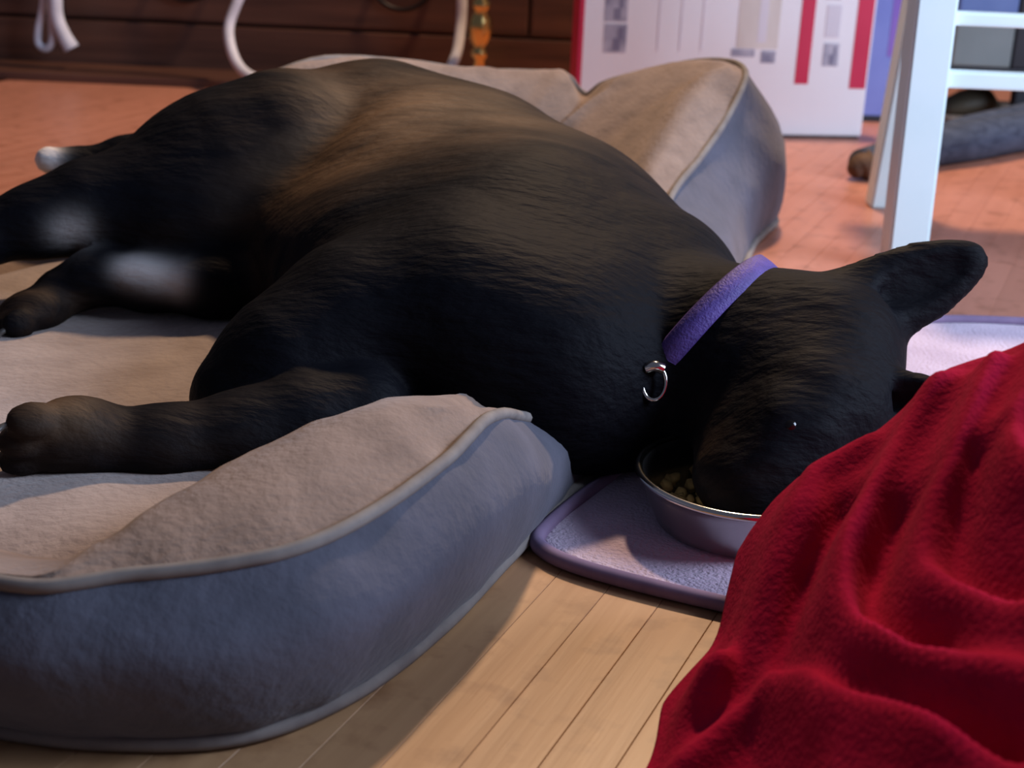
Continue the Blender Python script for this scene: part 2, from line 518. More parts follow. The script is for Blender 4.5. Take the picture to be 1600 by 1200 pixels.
zb = on_front(1250, 131)[1]
xa, xb = on_front(1241, 128)[0], on_front(1262, 128)[0]
printed('red_stripe', xa, xb, zb, HB - 0.01, MAT['print_red'])
xa, xb = on_front(1326, 138)[0], on_front(1351, 138)[0]
printed('red_stripe', xa, xb, zb - 0.006, HB - 0.01, MAT['print_red'])
printed('red_stripe', -W_ + 0.0, -W_ + 0.008, 0.03, HB - 0.01, MAT['print_red'])
box('red_side', (-W_ - 0.001, -W_ + 0.002, 0.002, D_ - 0.002, 0.01, HB - 0.004), MAT['print_red'], t)
for (px0, px1, py0, py1, mt) in ((942, 980, 38, 82, 'print_grey'), (944, 982, -8, 33, 'print_grey'), (1284, 1312, 68, 103, 'print_grey'),
                                 (1288, 1316, 8, 58, 'print_pale'), (946, 984, -60, -18, 'print_grey'), (1290, 1320, -50, -2, 'print_grey')):
    a, b_ = on_front(px0, py1), on_front(px1, py0)
    pic = printed('picture', a[0], b_[0], a[1], b_[1], MAT[mt])
    if mt == 'print_grey':
        w_, h_ = b_[0] - a[0], b_[1] - a[1]
        printed('picture_figure', a[0] + w_ * .40, a[0] + w_ * .72, a[1] + h_ * .08, a[1] + h_ * .5, MAT['print_dark'], 0.0018, pic)
        printed('picture_band', a[0] + w_ * .62, a[0] + w_ * .82, a[1] + h_ * .5, a[1] + h_ * .88, MAT['print_dark'], 0.0018, pic)
a, b_ = on_front(1150, 75), on_front(1238, -160)
pic = printed('large_picture', a[0], b_[0], a[1], HB - 0.03, MAT['print_beige'])
printed('picture_figure', a[0] + 0.035, a[0] + 0.05, a[1] + 0.01, HB - 0.05, MAT['print_pale'], 0.0018, pic)
a, b_ = on_front(1142, 88), on_front(1215, 78)
printed('text_block', a[0], a[0] + 0.04, a[1], b_[1], MAT['print_grey'])
a, b_ = on_front(1188, 98), on_front(1212, 80)
printed('small_mark', a[0], b_[0], a[1], b_[1], MAT['print_grey'])
for (px0, px1) in ((1028, 1040), (1060, 1078), (1096, 1110)):
    a, b_ = on_front(px0, 80), on_front(px1, -120)
    printed('faint_strip', a[0], b_[0], a[1], HB - 0.03, MAT['print_pale'])

b0 = atz(1352, 200)
t = empty('blue_box', (b0.x + 0.01, b0.y + 0.07, 0), ang * 0.4)
tag(t, 'periwinkle blue box standing half behind the white carton', 'box')
box('body', (-0.04, 0.05, 0, 0.14, 0.0, 0.40), MAT['blue_carton'], t, 0.003)
box('lilac_band', (0.03, 0.0503, -0.001, 0.02, 0.12, 0.398), MAT['lilac'], t)
box('dark_foot', (-0.038, 0.049, -0.002, 0.138, 0, 0.012), MAT['black_paint'], t)

# ------------------------------------------------------------------ white chair
f0 = atz(1409, 418)           # front left foot
r0 = atz(1378, 322)           # rear left foot
t = empty('chair', (f0.x, f0.y, 0), 0)
tag(t, 'white painted wooden chair with two front rungs standing beyond the dog', 'chair')
LW = 0.023
SPL = 0.0
rx = r0.x - f0.x
ry = r0.y - f0.y


def leg(name, x0, y0, x1, y1, z1, w0=LW, w1=LW):
    bm = bmesh.new()
    vs_ = []
    for (x, y, z, w) in ((x0, y0, 0, w0), (x1, y1, z1, w1)):
        vs_ += [bm.verts.new((x + sx * w, y + sy * w, z)) for sx, sy in ((-1, -1), (1, -1), (1, 1), (-1, 1))]
    for f in ((3, 2, 1, 0), (4, 5, 6, 7), (0, 1, 5, 4), (1, 2, 6, 5), (2, 3, 7, 6), (3, 0, 4, 7)):
        bm.faces.new([vs_[i] for i in f])
    bmesh.ops.bevel(bm, geom=list(bm.edges), offset=0.003, segments=2, affect='EDGES')
    me = bpy.data.meshes.new(name); bm.to_mesh(me); bm.free()
    return link(name, me, MAT['white_paint'], t, smooth=False)


CW = 0.40
leg('leg', 0, 0, -0.008, 0.0, 0.43)
leg('leg', CW, 0, CW - 0.012, 0.0, 0.43)
leg('leg', rx, ry, rx + 0.026, ry, 0.43, 0.02, 0.022)
leg('leg', rx + CW - 0.03, ry, rx + CW - 0.042, ry, 0.43, 0.02, 0.022)
for py, hh in ((125, 0.0095), (30, 0.0075)):
    zr = aty(1540, py, f0.y).z
    box('rung', (0.01, CW - 0.01, -0.012, 0.012, zr - hh, zr + hh), MAT['white_paint'], t, 0.003)
box('seat', (-0.03, CW + 0.03, -0.026, ry + 0.04, 0.43, 0.455), MAT['white_paint'], t, 0.008)
for sx in (rx + 0.012, rx + CW - 0.042):
    leg('back_post', sx, ry, sx, ry + 0.06, 0.9)
    o = t.children[-1]
for z in (0.60, 0.72, 0.84):
    yy = ry + 0.06 * z / 0.9
    box('back_slat', (rx + 0.02, rx + CW - 0.05, yy - 0.008, yy + 0.008, z - 0.03, z + 0.03), MAT['white_paint'], t, 0.003)
for o in [c for c in t.children if c.name.startswith('back_post')]:
    o.location.z = 0.44
    o.scale = (1, 1, 0.48)

# ------------------------------------------------------------------ low grey cabinet, shoe and throw behind the chair
gy = 2.70
g0 = aty(1486, 108, gy)
t = empty('low_cabinet', (g0.x, gy, 0))
tag(t, 'low cabinet with grey front on dark legs behind the chair rungs', 'cabinet')
zb = g0.z
zt = aty(1486, 20, gy).z
box('grey_drawer', (0, 0.105, 0, 0.22, zb + 0.006, zt - 0.004), MAT['grey_paint'], t, 0.004)
box('blue_drawer', (0, 0.105, 0, 0.22, zt, zt + 0.10), MAT['blue_paint'], t, 0.004)
box('bottom_board', (-0.02, 0.40, 0.003, 0.24, zb - 0.008, zb + 0.004), MAT['black_paint'], t, 0.002)
box('side_panel', (0.108, 0.40, 0.004, 0.24, zb + 0.004, zt + 0.12), MAT['black_paint'], t, 0.004)
box('top_board', (-0.02, 0.41, -0.005, 0.25, zt + 0.102 + 0.018, zt + 0.14), MAT['black_paint'], t, 0.003)
box('back_panel', (-0.018, 0.107, 0.222, 0.24, zb + 0.004, zt + 0.12), MAT['black_paint'], t, 0.001)
for (lx, ly) in ((-0.002, 0.22), (0.14, 0.02), (0.38, 0.02), (0.38, 0.22)):
    box('leg', (lx - 0.015, lx + 0.015, ly - 0.015, ly + 0.015, 0, zb - 0.008), MAT['black_paint'], t, 0.002)


def loft(name, secs, mat, parent=None, n=18):
    """closed loft of ellipse sections: (center, half width vector, half height vector)"""
    verts, faces = [], []
    for c, a, b in secs:
        for k in range(n):
            th = 2 * math.pi * k / n
            verts.append(Vector(c) + Vector(a) * math.cos(th) + Vector(b) * math.sin(th))
    m_ = len(secs)
    for i in range(m_ - 1):
        for k in range(n):
            l = (k + 1) % n
            faces.append((i * n + k, i * n + l, (i + 1) * n + l, (i + 1) * n + k))
    faces.append(tuple(range(n - 1, -1, -1)))
    faces.append(tuple((m_ - 1) * n + k for k in range(n)))
    o = link(name, mesh(name, verts, faces), mat, parent)
    return o


s0 = atz(1482, 190)
t = empty('slipper', (s0.x, s0.y + 0.03, 0), math.radians(8))
tag(t, 'dark olive slipper with tan heel on the floor under the low cabinet', 'slipper')
secs = []
for x, w, z, hh in ((-0.012, 0.012, 0.014, 0.010), (0.0, 0.03, 0.018, 0.016), (0.03, 0.04, 0.026, 0.024), (0.06, 0.042, 0.030, 0.028),
                    (0.08, 0.04, 0.028, 0.026), (0.10, 0.036, 0.016, 0.012)):
    secs.append(((x, 0, z + 0.004), (0, w, 0), (0, 0, hh)))
loft('upper', secs, MAT['leather'], t)
secs = [((x, 0, 0.006 + z), (0, w, 0), (0, 0, 0.006 + z)) for x, w, z in
        ((-0.016, 0.012, 0), (0.0, 0.034, 0), (0.05, 0.044, 0), (0.095, 0.036, 0.0), (0.10, 0.034, 0.012), (0.15, 0.034, 0.012), (0.165, 0.02, 0.010))]
loft('sole', secs, MAT['tan'], t)

# rolled dark throw
k0, k1, k2, k3 = atz(1345, 285), atz(1450, 268), atz(1540, 255), atz(1680, 228)
t = empty('rolled_throw', (k1.x, k1.y, 0))
tag(t, 'dark slate throw lying rolled up on the floor behind the chair legs', 'throw')
ctr = [k0 + Vector((0.0, 0.02, 0.024)), k1 + Vector((0, 0.03, 0.03)), k2 + Vector((0, 0.035, 0.034)), k3 + Vector((0, 0.04, 0.034))]
tube('front_roll', rel(ctr, t), [0.022, 0.030, 0.034, 0.034], MAT['slate'], t, sides=16)
ctr2 = [k1 + Vector((0.02, 0.09, 0.028)), k2 + Vector((0, 0.10, 0.032)), k3 + Vector((0, 0.11, 0.036))]
tube('rear_roll', rel(ctr2, t), [0.024, 0.030, 0.034], MAT['slate'], t, sides=16)
ctr3 = [k0 + Vector((-0.012, 0.008, 0.012)), k0 + Vector((-0.002, 0.015, 0.02)), k0 + Vector((0.015, 0.018, 0.024))]
tube('fringe_end', rel(ctr3, t), [0.010, 0.019, 0.0235], MAT['brown_fabric'], t, sides=14)

# ------------------------------------------------------------------ lavender mat under the bowl
mp_ = [(0.026, 0.925), (0.026, 0.895), (0.060, 0.866), (0.148, 0.826), (0.26, 0.785), (0.42, 0.80), (0.58, 0.92), (0.64, 1.2),
       (0.60, 1.44), (0.53, 1.475), (0.40, 1.462), (0.31, 1.42), (0.20, 1.25), (0.115, 1.09), (0.064, 1.0)]
MP = [Vector((x, y, 0)) for x, y in mp_]
NB = len(MP) * 8
bd = [catmull(MP, i / 8, True) for i in range(NB)]
cen = sum(bd, Vector()) / NB
verts, faces = [cen + Vector((0, 0, 0.0065))], []
rings = [0.15, 0.3, 0.45, 0.6, 0.75, 0.88, 0.96, 1.0]
for r_ in rings:
    for p in bd:
        q = cen + (p - cen) * r_
        z = 0.0065 + 0.0012 * noise.noise(q * 14) - (0.002 if r_ == 1.0 else 0)
        verts.append((q.x, q.y, z))
for i in range(NB):
    faces.append((0, 1 + i, 1 + (i + 1) % NB))
for k in range(len(rings) - 1):
    for i in range(NB):
        j = (i + 1) % NB
        faces.append((1 + k * NB + i, 1 + (k + 1) * NB + i, 1 + (k + 1) * NB + j, 1 + k * NB + j))
lo = len(verts)
for p in bd: verts.append((p.x, p.y, 0.0008))
k = len(rings) - 1
for i in range(NB):
    j = (i + 1) % NB
    faces.append((1 + k * NB + i, lo + i, lo + j, 1 + k * NB + j))
t = empty('mat', (0, 0, 0))
tag(t, 'pale lavender cloth mat on the floor under the steel bowl', 'mat')
link('cloth', mesh('cloth', verts, faces), MAT['mat'], t)
tube('binding', [Vector((p.x, p.y, 0.0065)) for p in bd[::4]], 0.0056, MAT['matedge'], t, closed=True, per=4, sides=8)

# ------------------------------------------------------------------ dog bed
V = Vector
SEC = [  # outer base, top seam, crest, inner foot
    (V((-0.70, 1.02, 0)), V((-0.67, 1.03, 0.085)), V((-0.62, 1.05, 0.10)), V((-0.54, 1.08, 0.045))),
    (V((-0.52, 0.78, 0)), V((-0.505, 0.80, 0.09)), V((-0.48, 0.83, 0.10)), V((-0.43, 0.89, 0.045))),
    (V((-0.40, 0.695, 0)), V((-0.395, 0.715, 0.092)), V((-0.385, 0.735, 0.098)), V((-0.36, 0.80, 0.045))),
    (atz(0, 1152), atz(0, 915, 0.094), atz(10, 893, 0.096), V((-0.245, 0.77, 0.045))),
    (atz(200, 1172), atz(190, 903, 0.098), atz(150, 850, 0.106), V((-0.215, 0.80, 0.045))),
    (atz(390, 1160), atz(350, 885, 0.102), atz(270, 772, 0.114), V((-0.195, 0.86, 0.045))),
    (atz(560, 1090), atz(480, 855, 0.106), atz(390, 712, 0.122), V((-0.16, 0.925, 0.045))),
    (atz(690, 990), atz(600, 793, 0.110), atz(500, 660, 0.128), V((-0.11, 0.98, 0.045))),
    (atz(780, 895), atz(705, 715, 0.112), atz(610, 628, 0.130), V((-0.07, 1.02, 0.045))),
    (atz(838, 835), atz(772, 652, 0.108), atz(705, 634, 0.120), V((-0.04, 1.06, 0.045))),
    (atz(895, 772), V((0.024, 1.02, 0.052)), V((-0.005, 1.04, 0.055)), V((-0.03, 1.09, 0.045))),
    (V((0.085, 1.06, 0)), V((0.060, 1.10, 0.045)), V((0.045, 1.11, 0.048)), V((0.0, 1.13, 0.04))),
    (V((0.125, 1.18, 0)), V((0.105, 1.19, 0.04)), V((0.08, 1.20, 0.045)), V((0.02, 1.22, 0.04))),
    (V((0.20, 1.38, 0)), V((0.155, 1.40, 0.07)), V((0.12, 1.42, 0.085)), V((0.06, 1.44, 0.045))),
    (atz(1168, 402), aty(1045, 318, 1.53), aty(1000, 300, 1.54), V((0.04, 1.56, 0.045))),
    (atz(1190, 372), aty(1098, 243, 1.66), aty(1050, 190, 1.68), V((0.04, 1.66, 0.045))),
    (V((0.335, 1.90, 0)), aty(1140, 178, 1.73), aty(1100, 120, 1.76), V((0.03, 1.70, 0.045))),
    (V((0.30, 2.00, 0)), aty(1163, 110, 1.80), aty(1120, 102, 1.80), V((0.00, 1.74, 0.045))),
    (V((0.20, 2.05, 0)), aty(1090, 98, 1.90), aty(1020, 115, 1.86), V((-0.03, 1.75, 0.045))),
    (V((0.105, 2.035, 0)), aty(955, 128, 1.91), aty(952, 132, 1.86), V((-0.045, 1.735, 0.045))),
    (V((0.075, 2.02, 0)), aty(915, 150, 1.92), aty(905, 182, 1.83), V((-0.05, 1.73, 0.045))),
    (V((0.045, 2.025, 0)), aty(885, 120, 1.92), aty(880, 122, 1.86), V((-0.06, 1.725, 0.045))),
    (V((-0.03, 2.00, 0)), aty(840, 115, 1.92), aty(840, 118, 1.86), V((-0.09, 1.71, 0.045))),
    (V((-0.15, 1.95, 0)), aty(735, 112, 1.88), aty(735, 116, 1.82), V((-0.15, 1.67, 0.045))),
    (V((-0.27, 1.88, 0)), aty(600, 96, 1.82), aty(600, 102, 1.76), V((-0.21, 1.62, 0.045))),
    (V((-0.38, 1.80, 0)), aty(450, 108, 1.73), aty(450, 116, 1.68), V((-0.28, 1.55, 0.045))),
    (V((-0.48, 1.68, 0)), V((-0.455, 1.65, 0.10)), V((-0.43, 1.61, 0.105)), V((-0.37, 1.50, 0.045))),
    (V((-0.60, 1.53, 0)), V((-0.585, 1.51, 0.062)), V((-0.56, 1.48, 0.066)), V((-0.47, 1.40, 0.045))),
    (V((-0.71, 1.30, 0)), V((-0.69, 1.29, 0.07)), V((-0.65, 1.28, 0.08)), V((-0.55, 1.24, 0.045))),
]
NS = len(SEC)
cols = [[Vector(s[k]) for s in SEC] for k in range(4)]
for c in cols[0]: c.z = 0.006
PER = 10
NT = NS * PER
bed_in, bed_out, seam_top, seam_bot, foot = [], [], [], [], []
for i in range(NT):
    tt = i / PER
    B, S, C, I = (catmull(cols[k], tt, True) for k in range(4))
    # outward direction in plan
    o = (B - I); o.z = 0; o.normalize()
    hgt = max(S.z, 0.02)
    Mo = (B * 0.5 + S * 0.5) + o * (0.30 * hgt) + V((0, 0, 0.01))
    Mo2 = B * 0.82 + S * 0.18 + o * (0.16 * hgt)
    Mo3 = B * 0.2 + S * 0.8 + o * (0.16 * hgt) + V((0, 0, 0.006))
    prof = [B, Mo2, Mo, Mo3, S]
    row = [catmull(prof, 4 * k / 12) for k in range(13)]
    bed_out.append(row)
    Cm = S.lerp(C, 0.5) + V((0, 0, 0.10 * (C - S).length))
    d1 = (I - C)
    Ci = C.lerp(I, 0.42) + V((0, 0, 0.04 * d1.length))
    prof = [S, Cm, C, Ci, I, I - o * 0.01 + V((0, 0, -0.03))]
    bed_in.append([catmull(prof, 5 * k / 16) for k in range(17)])
    seam_top.append(S + V((0, 0, 0.0015))); seam_bot.append(B + o * 0.002)
    foot.append(I)


def strip(rows, closed=True, amp=0.0, freq=20):
    n, k = len(rows), len(rows[0])
    verts = []
    for r_ in rows:
        for j, p in enumerate(r_):
            w = 1.0 if 0 < j < k - 1 else 0.0
            d = noise.noise(p * freq) + 0.5 * noise.noise(p * freq * 2.3)
            verts.append(p + V((0, 0, 1)) * (amp * d * w) + V((0.5, -0.5, 0)) * (amp * w * noise.noise(p * freq + V((9, 3, 1)))))
    faces = []
    for i in range(n if closed else n - 1):
        a = (i + 1) % n
        for j in range(k - 1):
            faces.append((i * k + j, a * k + j, a * k + j + 1, i * k + j + 1))
    return verts, faces


bed = empty('dog_bed', (0, 0, 0))
tag(bed, 'oval bolster dog bed with tan plush lining and slate outer panels', 'dog bed')
link('outer_panel', mesh('outer_panel', *strip(bed_out, True, 0.0030, 22)), MAT['bed_out'], bed)
link('bolster_lining', mesh('bolster_lining', *strip(bed_in, True, 0.0028, 24)), MAT['bed_in'], bed)
tube('top_piping', seam_top[::4], 0.0042, MAT['piping'], bed, closed=True, per=3, sides=8)
tube('bottom_piping', seam_bot[::4], 0.0048, MAT['piping'], bed, closed=True, per=3, sides=8)
# sleeping pad
cen = sum(foot, V()) / len(foot)
verts, faces = [], []
rings = [i / 24 for i in range(1, 25)]


def pad_z(q, r_):
    return 0.050 + 0.004 * noise.noise(q * 8) + 0.0025 * noise.noise(q * 19) - (0.010 * max(0, (r_ - 0.9) / 0.1) ** 2)


verts.append(V((cen.x, cen.y, 0.05)))
FN = foot[::2]
for r_ in rings:
    for p in FN:
        q = cen + (p - cen) * (r_ * 1.03)
        q.z = 0
        verts.append(V((q.x, q.y, pad_z(q, r_))))
n = len(FN)
for i in range(n): faces.append((0, 1 + i, 1 + (i + 1) % n))
for k in range(len(rings) - 1):
    for i in range(n):
        j = (i + 1) % n
        faces.append((1 + k * n + i, 1 + (k + 1) * n + i, 1 + (k + 1) * n + j, 1 + k * n + j))
link('sleeping_pad', mesh('sleeping_pad', verts, faces), MAT['pad'], bed)
verts = [V((p.x, p.y, 0.003)) for p in seam_bot]
link('underside', mesh('underside', verts, [tuple(range(len(verts) - 1, -1, -1))]), MAT['bed_out'], bed)

# ------------------------------------------------------------------ steel bowl
bw = atz(1167, 738, 0.046)
t = empty('food_bowl', (bw.x, bw.y, 0.0072))
tag(t, 'round stainless steel food bowl under the dog\'s muzzle', 'bowl')
RB = 0.0765
KZ = 0.68
lathe('bowl', [(r_ * RB, z_ * KZ) for r_, z_ in ((0.0, 0.0), (.74, 0.0), (.80, 0.003), (.88, 0.022), (.955, 0.045), (.985, 0.053), (1.0, 0.0545), (1.008, 0.056),
               (1.0, 0.0575), (.965, 0.0565), (.93, 0.048), (.85, 0.022), (.76, 0.007), (0, 0.005))], MAT['steel'], t, 64)
tube('rolled_rim', [(RB * 0.99 * math.cos(a), RB * 0.99 * math.sin(a), 0.0565 * KZ) for a in [2 * math.pi * k / 24 for k in range(24)]], 0.0028,
     MAT['chrome'], t, closed=True, per=4)
kb_me = None
bm = bmesh.new()
bmesh.ops.create_icosphere(bm, subdivisions=1, radius=0.0062)
bmesh.ops.scale(bm, vec=(1, 1, 0.65), verts=bm.verts)
kb_me = bpy.data.meshes.new('kibble'); bm.to_mesh(kb_me); bm.free()
kb_me.materials.append(MAT['kibble'])
bm = bmesh.new()
for k in range(140):
    a, r_ = random.random() * 6.283, math.sqrt(random.random()) * RB * 0.80
    z = 0.011 + random.random() * 0.006
    mt_ = Matrix.Translation((r_ * math.cos(a), r_ * math.sin(a), z)) @ Matrix.Rotation(random.random() * 3, 4, V((random.random(), 1, random.random())))
    v0 = len(bm.verts)
    bm.from_mesh(kb_me)
    bm.verts.ensure_lookup_table()
    for v in bm.verts[v0:]: v.co = mt_ @ v.co
me = bpy.data.meshes.new('dog_food'); bm.to_mesh(me); bm.free()
food = link('dog_food', me, MAT['kibble'])
food.location = (bw.x, bw.y, 0.0072)
tag(food, 'loose brown kibble lying in the steel bowl', 'dog food', kind='stuff')

# ------------------------------------------------------------------ the dog (one continuous surface from blended volumes)
RES = 0.0042
LO = np.array([-0.72, 0.80, 0.0]); HI = np.array([0.52, 1.62, 0.34])
dims = np.ceil((HI - LO) / RES).astype(int)
gx = LO[0] + np.arange(dims[0]) * RES
gy_ = LO[1] + np.arange(dims[1]) * RES
gz = LO[2] + np.arange(dims[2]) * RES


def new_field(): return np.full(tuple(dims), 0.2, dtype=np.float32)


def smin(a, b, k):
    h = np.clip(0.5 + 0.5 * (b - a) / k, 0, 1)
    return b + (a - b) * h - k * h * (1 - h)


def sub(lo, hi):
    i0 = np.clip(((lo - LO) / RES).astype(int), 0, dims - 1)
    i1 = np.clip(((hi - LO) / RES).astype(int) + 2, 1, dims)
    return tuple(slice(a, max(b, a + 1)) for a, b in zip(i0, i1))


def cone(field, a, b, ra, rb, k=0.02, sq=None):
    """blend a tapered capsule into a field"""
    a = np.array(a); b = np.array(b)
    pad = max(ra, rb) + 3 * k + 0.02
    s = sub(np.minimum(a, b) - pad, np.maximum(a, b) + pad)
    X, Y, Z = np.meshgrid(gx[s[0]], gy_[s[1]], gz[s[2]], indexing='ij')
    ab = b - a
    L2 = max(float(ab @ ab), 1e-9)
    tt = np.clip(((X - a[0]) * ab[0] + (Y - a[1]) * ab[1] + (Z - a[2]) * ab[2]) / L2, 0, 1)
    d = np.sqrt((X - a[0] - tt * ab[0]) ** 2 + (Y - a[1] - tt * ab[1]) ** 2 + (Z - a[2] - tt * ab[2]) ** 2) - (ra + (rb - ra) * tt)
    field[s] = smin(field[s], d.astype(np.float32), k)


def ell(field, c, axes, rad, k=0.02, op='add'):
    """blend (or carve) an oriented ellipsoid"""
    c = np.array(c); R_ = np.array([np.array(x) for x in axes]); rad = np.array(rad)
    pad = rad.max() + 3 * k + 0.02
    s = sub(c - pad, c + pad)
    X, Y, Z = np.meshgrid(gx[s[0]] - c[0], gy_[s[1]] - c[1], gz[s[2]] - c[2], indexing='ij')
    q = [(X * R_[i][0] + Y * R_[i][1] + Z * R_[i][2]) for i in range(3)]
    k0 = np.sqrt(sum((q[i] / rad[i]) ** 2 for i in range(3)))
    k1 = np.sqrt(sum((q[i] / rad[i] ** 2) ** 2 for i in range(3))) + 1e-9
    d = (k0 * (k0 - 1) / k1).astype(np.float32)
    if op == 'add':
        field[s] = smin(field[s], d, k)
    else:
        field[s] = -smin(-field[s], d, k)


def chain(field, pts, k=0.02):
    P = [(aty(x, y, Y), r) for x, y, Y, r in pts]
    for (a, ra), (b, rb) in zip(P[:-1], P[1:]):
        cone(field, a, b, ra, rb, k)


trunk = new_field()
# dorsal line: rump, loin, ribs, withers, neck
chain(trunk, [(440, 262, 1.42, 0.084), (590, 262, 1.42, 0.092), (730, 318, 1.37, 0.098), (860, 402, 1.28, 0.100), (1000, 483, 1.18, 0.088)], 0.05)
# ventral line: flank, belly, chest, breast
chain(trunk, [(470, 390, 1.28, 0.060), (600, 450, 1.18, 0.078), (730, 520, 1.08, 0.082), (860, 570, 1.06, 0.074), (960, 590, 1.08, 0.070)], 0.05)
chain(trunk, [(770, 585, 1.045, 0.055), (870, 620, 1.045, 0.055), (950, 640, 1.06, 0.050)], 0.03)
# ribcage body between the two lines
chain(trunk, [(640, 350, 1.30, 0.095), (800, 450, 1.19, 0.105), (920, 530, 1.12, 0.085)], 0.05)
# neck
chain(trunk, [(985, 510, 1.16, 0.085), (1060, 545, 1.11, 0.064), (1130, 552, 1.08, 0.060), (1200, 560, 1.06, 0.056)], 0.03)
# head
head = new_field()
chain(head, [(1215, 545, 1.055, 0.050), (1290, 545, 1.045, 0.046)], 0.03)
chain(head, [(1270, 560, 1.045, 0.055), (1275, 640, 0.995, 0.046)], 0.03)
chain(head, [(1300, 560, 1.05, 0.045), (1310, 640, 1.00, 0.040)], 0.03)
chain(head, [(1160, 610, 1.03, 0.050), (1180, 670, 1.00, 0.042)], 0.03)       # cheek
chain(head, [(1250, 640, 0.99, 0.044), (1205, 720, 0.955, 0.034), (1165, 765, 0.935, 0.027)], 0.025)   # muzzle
chain(head, [(1165, 660, 1.0, 0.036), (1130, 740, 0.95, 0.020)], 0.02)        # lower jaw
chain(head, [(1262, 668, 0.955, 0.020), (1225, 655, 0.955, 0.016)], 0.02)      # brow
body = smin(trunk, head, 0.03)

# ears
def ear(field, base, tip, wdir, width, thick, side):
    b, tp = np.array(base), np.array(tip)
    ax = tp - b; ln = np.linalg.norm(ax); ax = ax / ln
    w = np.array(wdir); w = w - ax * (w @ ax); w /= np.linalg.norm(w)
    nn = np.cross(ax, w)
    for q, wf, tf, lf in ((0.02, 1.05, 1.8, 0.26), (0.22, 1.02, 1.25, 0.26), (0.42, 0.96, 1.0, 0.26), (0.60, 0.84, 0.95, 0.24), (0.78, 0.62, 0.9, 0.18), (0.90, 0.36, 0.8, 0.11)):
        ell(field, b + ax * ln * q, (ax, w, nn), (ln * lf, width * wf, thick * tf), 0.010)
    ell(field, b + ax * ln * 0.46 + nn * side * thick * 1.05, (ax, w, nn), (ln * 0.34, width * 0.36, thick * 0.55), 0.008, 'sub')


view = -np.array(ray(1400, 450)); view /= np.linalg.norm(view)
e_b, e_t = aty(1335, 488, 1.05), aty(1538, 396, 1.075)
upv = np.array(aty(1400, 400, 1.06)) - np.array(aty(1440, 480, 1.045))
ear(body, e_b, e_t, upv, 0.033, 0.0080, 1)
e_b, e_t = aty(1330, 640, 0.995), aty(1470, 608, 0.98)
ear(body, e_b, e_t, upv, 0.022, 0.0075, 1)

# foreleg that lies along the near bolster
fore = new_field()
chain(fore, [(700, 470, 1.10, 0.072), (560, 520, 1.06, 0.064), (445, 575, 1.02, 0.046), (368, 624, 1.00, 0.033)], 0.03)
body = smin(body, fore, 0.022)
fl1 = new_field()
chain(fl1, [(560, 640, 0.985, 0.036), (470, 662, 0.965, 0.035), (380, 686, 0.945, 0.032), (260, 700, 0.925, 0.0275), (160, 696, 0.915, 0.026)], 0.015)
PAWS = []


def paw(field, c, d, s, r=0.026, spread=0.013):
    """paw with four toes; c centre, d pointing direction, s sideways direction"""
    c = np.array(c); d = np.array(d) / np.linalg.norm(d); s = np.array(s); s = s - d * (s @ d); s /= np.linalg.norm(s)
    u = np.cross(d, s)
    if u[2] < 0: u = -u
    ell(field, c, (d, s, u), (r * 1.25, r * 1.12, r * 0.86), 0.012)
    for q, kk in ((-1.5, 0.55), (-0.5, 0.95), (0.5, 0.95), (1.5, 0.55)):
        tc_ = c + d * r * (0.70 + kk * 0.45) + s * spread * q - u * r * 0.12
        ell(field, tc_, (d, s, u), (r * 0.62, r * 0.38, r * 0.52), 0.003)
        PAWS.append((tc_ + d * r * 0.58 - u * r * 0.12, d, u, r))


paw(fl1, aty(112, 684, 0.905), (-0.86, -0.5, -0.02), (0.15, -0.35, 0.9), 0.028, 0.0165)
body = smin(body, fl1, 0.010)

# upper hind leg: big thigh, running off to the left
th = new_field()
chain(th, [(450, 262, 1.37, 0.092), (340, 300, 1.35, 0.082), (240, 330, 1.32, 0.060)], 0.04)
chain(th, [(430, 360, 1.30, 0.052), (310, 360, 1.30, 0.048), (220, 350, 1.31, 0.042)], 0.04)
body = smin(body, th, 0.016)
h1 = new_field()
chain(h1, [(240, 325, 1.31, 0.056), (140, 325, 1.29, 0.040), (60, 345, 1.27, 0.030), (-40, 372, 1.25, 0.024), (-110, 392, 1.235, 0.022)], 0.02)
paw(h1, aty(-150, 405, 1.225), (-0.95, -0.25, -0.08), (0.1, -0.5, 0.85), 0.026, 0.0125)
body = smin(body, h1, 0.02)
# lower hind leg with the pale-streaked shank
h2 = new_field()
chain(h2, [(420, 440, 1.25, 0.036), (330, 444, 1.235, 0.029), (230, 440, 1.235, 0.025), (150, 432, 1.235, 0.0235), (95, 458, 1.225, 0.022)], 0.012)
paw(h2, aty(50, 492, 1.20), (-0.62, -0.72, -0.12), (0.7, -0.6, 0.35), 0.026, 0.015)
body = smin(body, h2, 0.010)
# tail along the thigh with a white tip
tl = new_field()
chain(tl, [(345, 190, 1.50, 0.024), (270, 218, 1.50, 0.019), (190, 240, 1.48, 0.0155), (120, 254, 1.46, 0.0135), (76, 250, 1.45, 0.0135)], 0.012)
body = smin(body, tl, 0.012)

# the underside settles flat where it is carried: on the pad inside the bed, on the mat outside
X, Y = np.meshgrid(gx, gy_, indexing='ij')
edge = X - (0.055 + (Y - 1.05) * 0.42)
zmin = np.where(edge < -0.05, 0.046, np.where(edge < 0.03, 0.046 + (edge + 0.05) / 0.08 * (0.010 - 0.046), 0.010))
clip = zmin[:, :, None] - gz[None, None, :]
body = -smin(-body, -clip.astype(np.float32), 0.010)


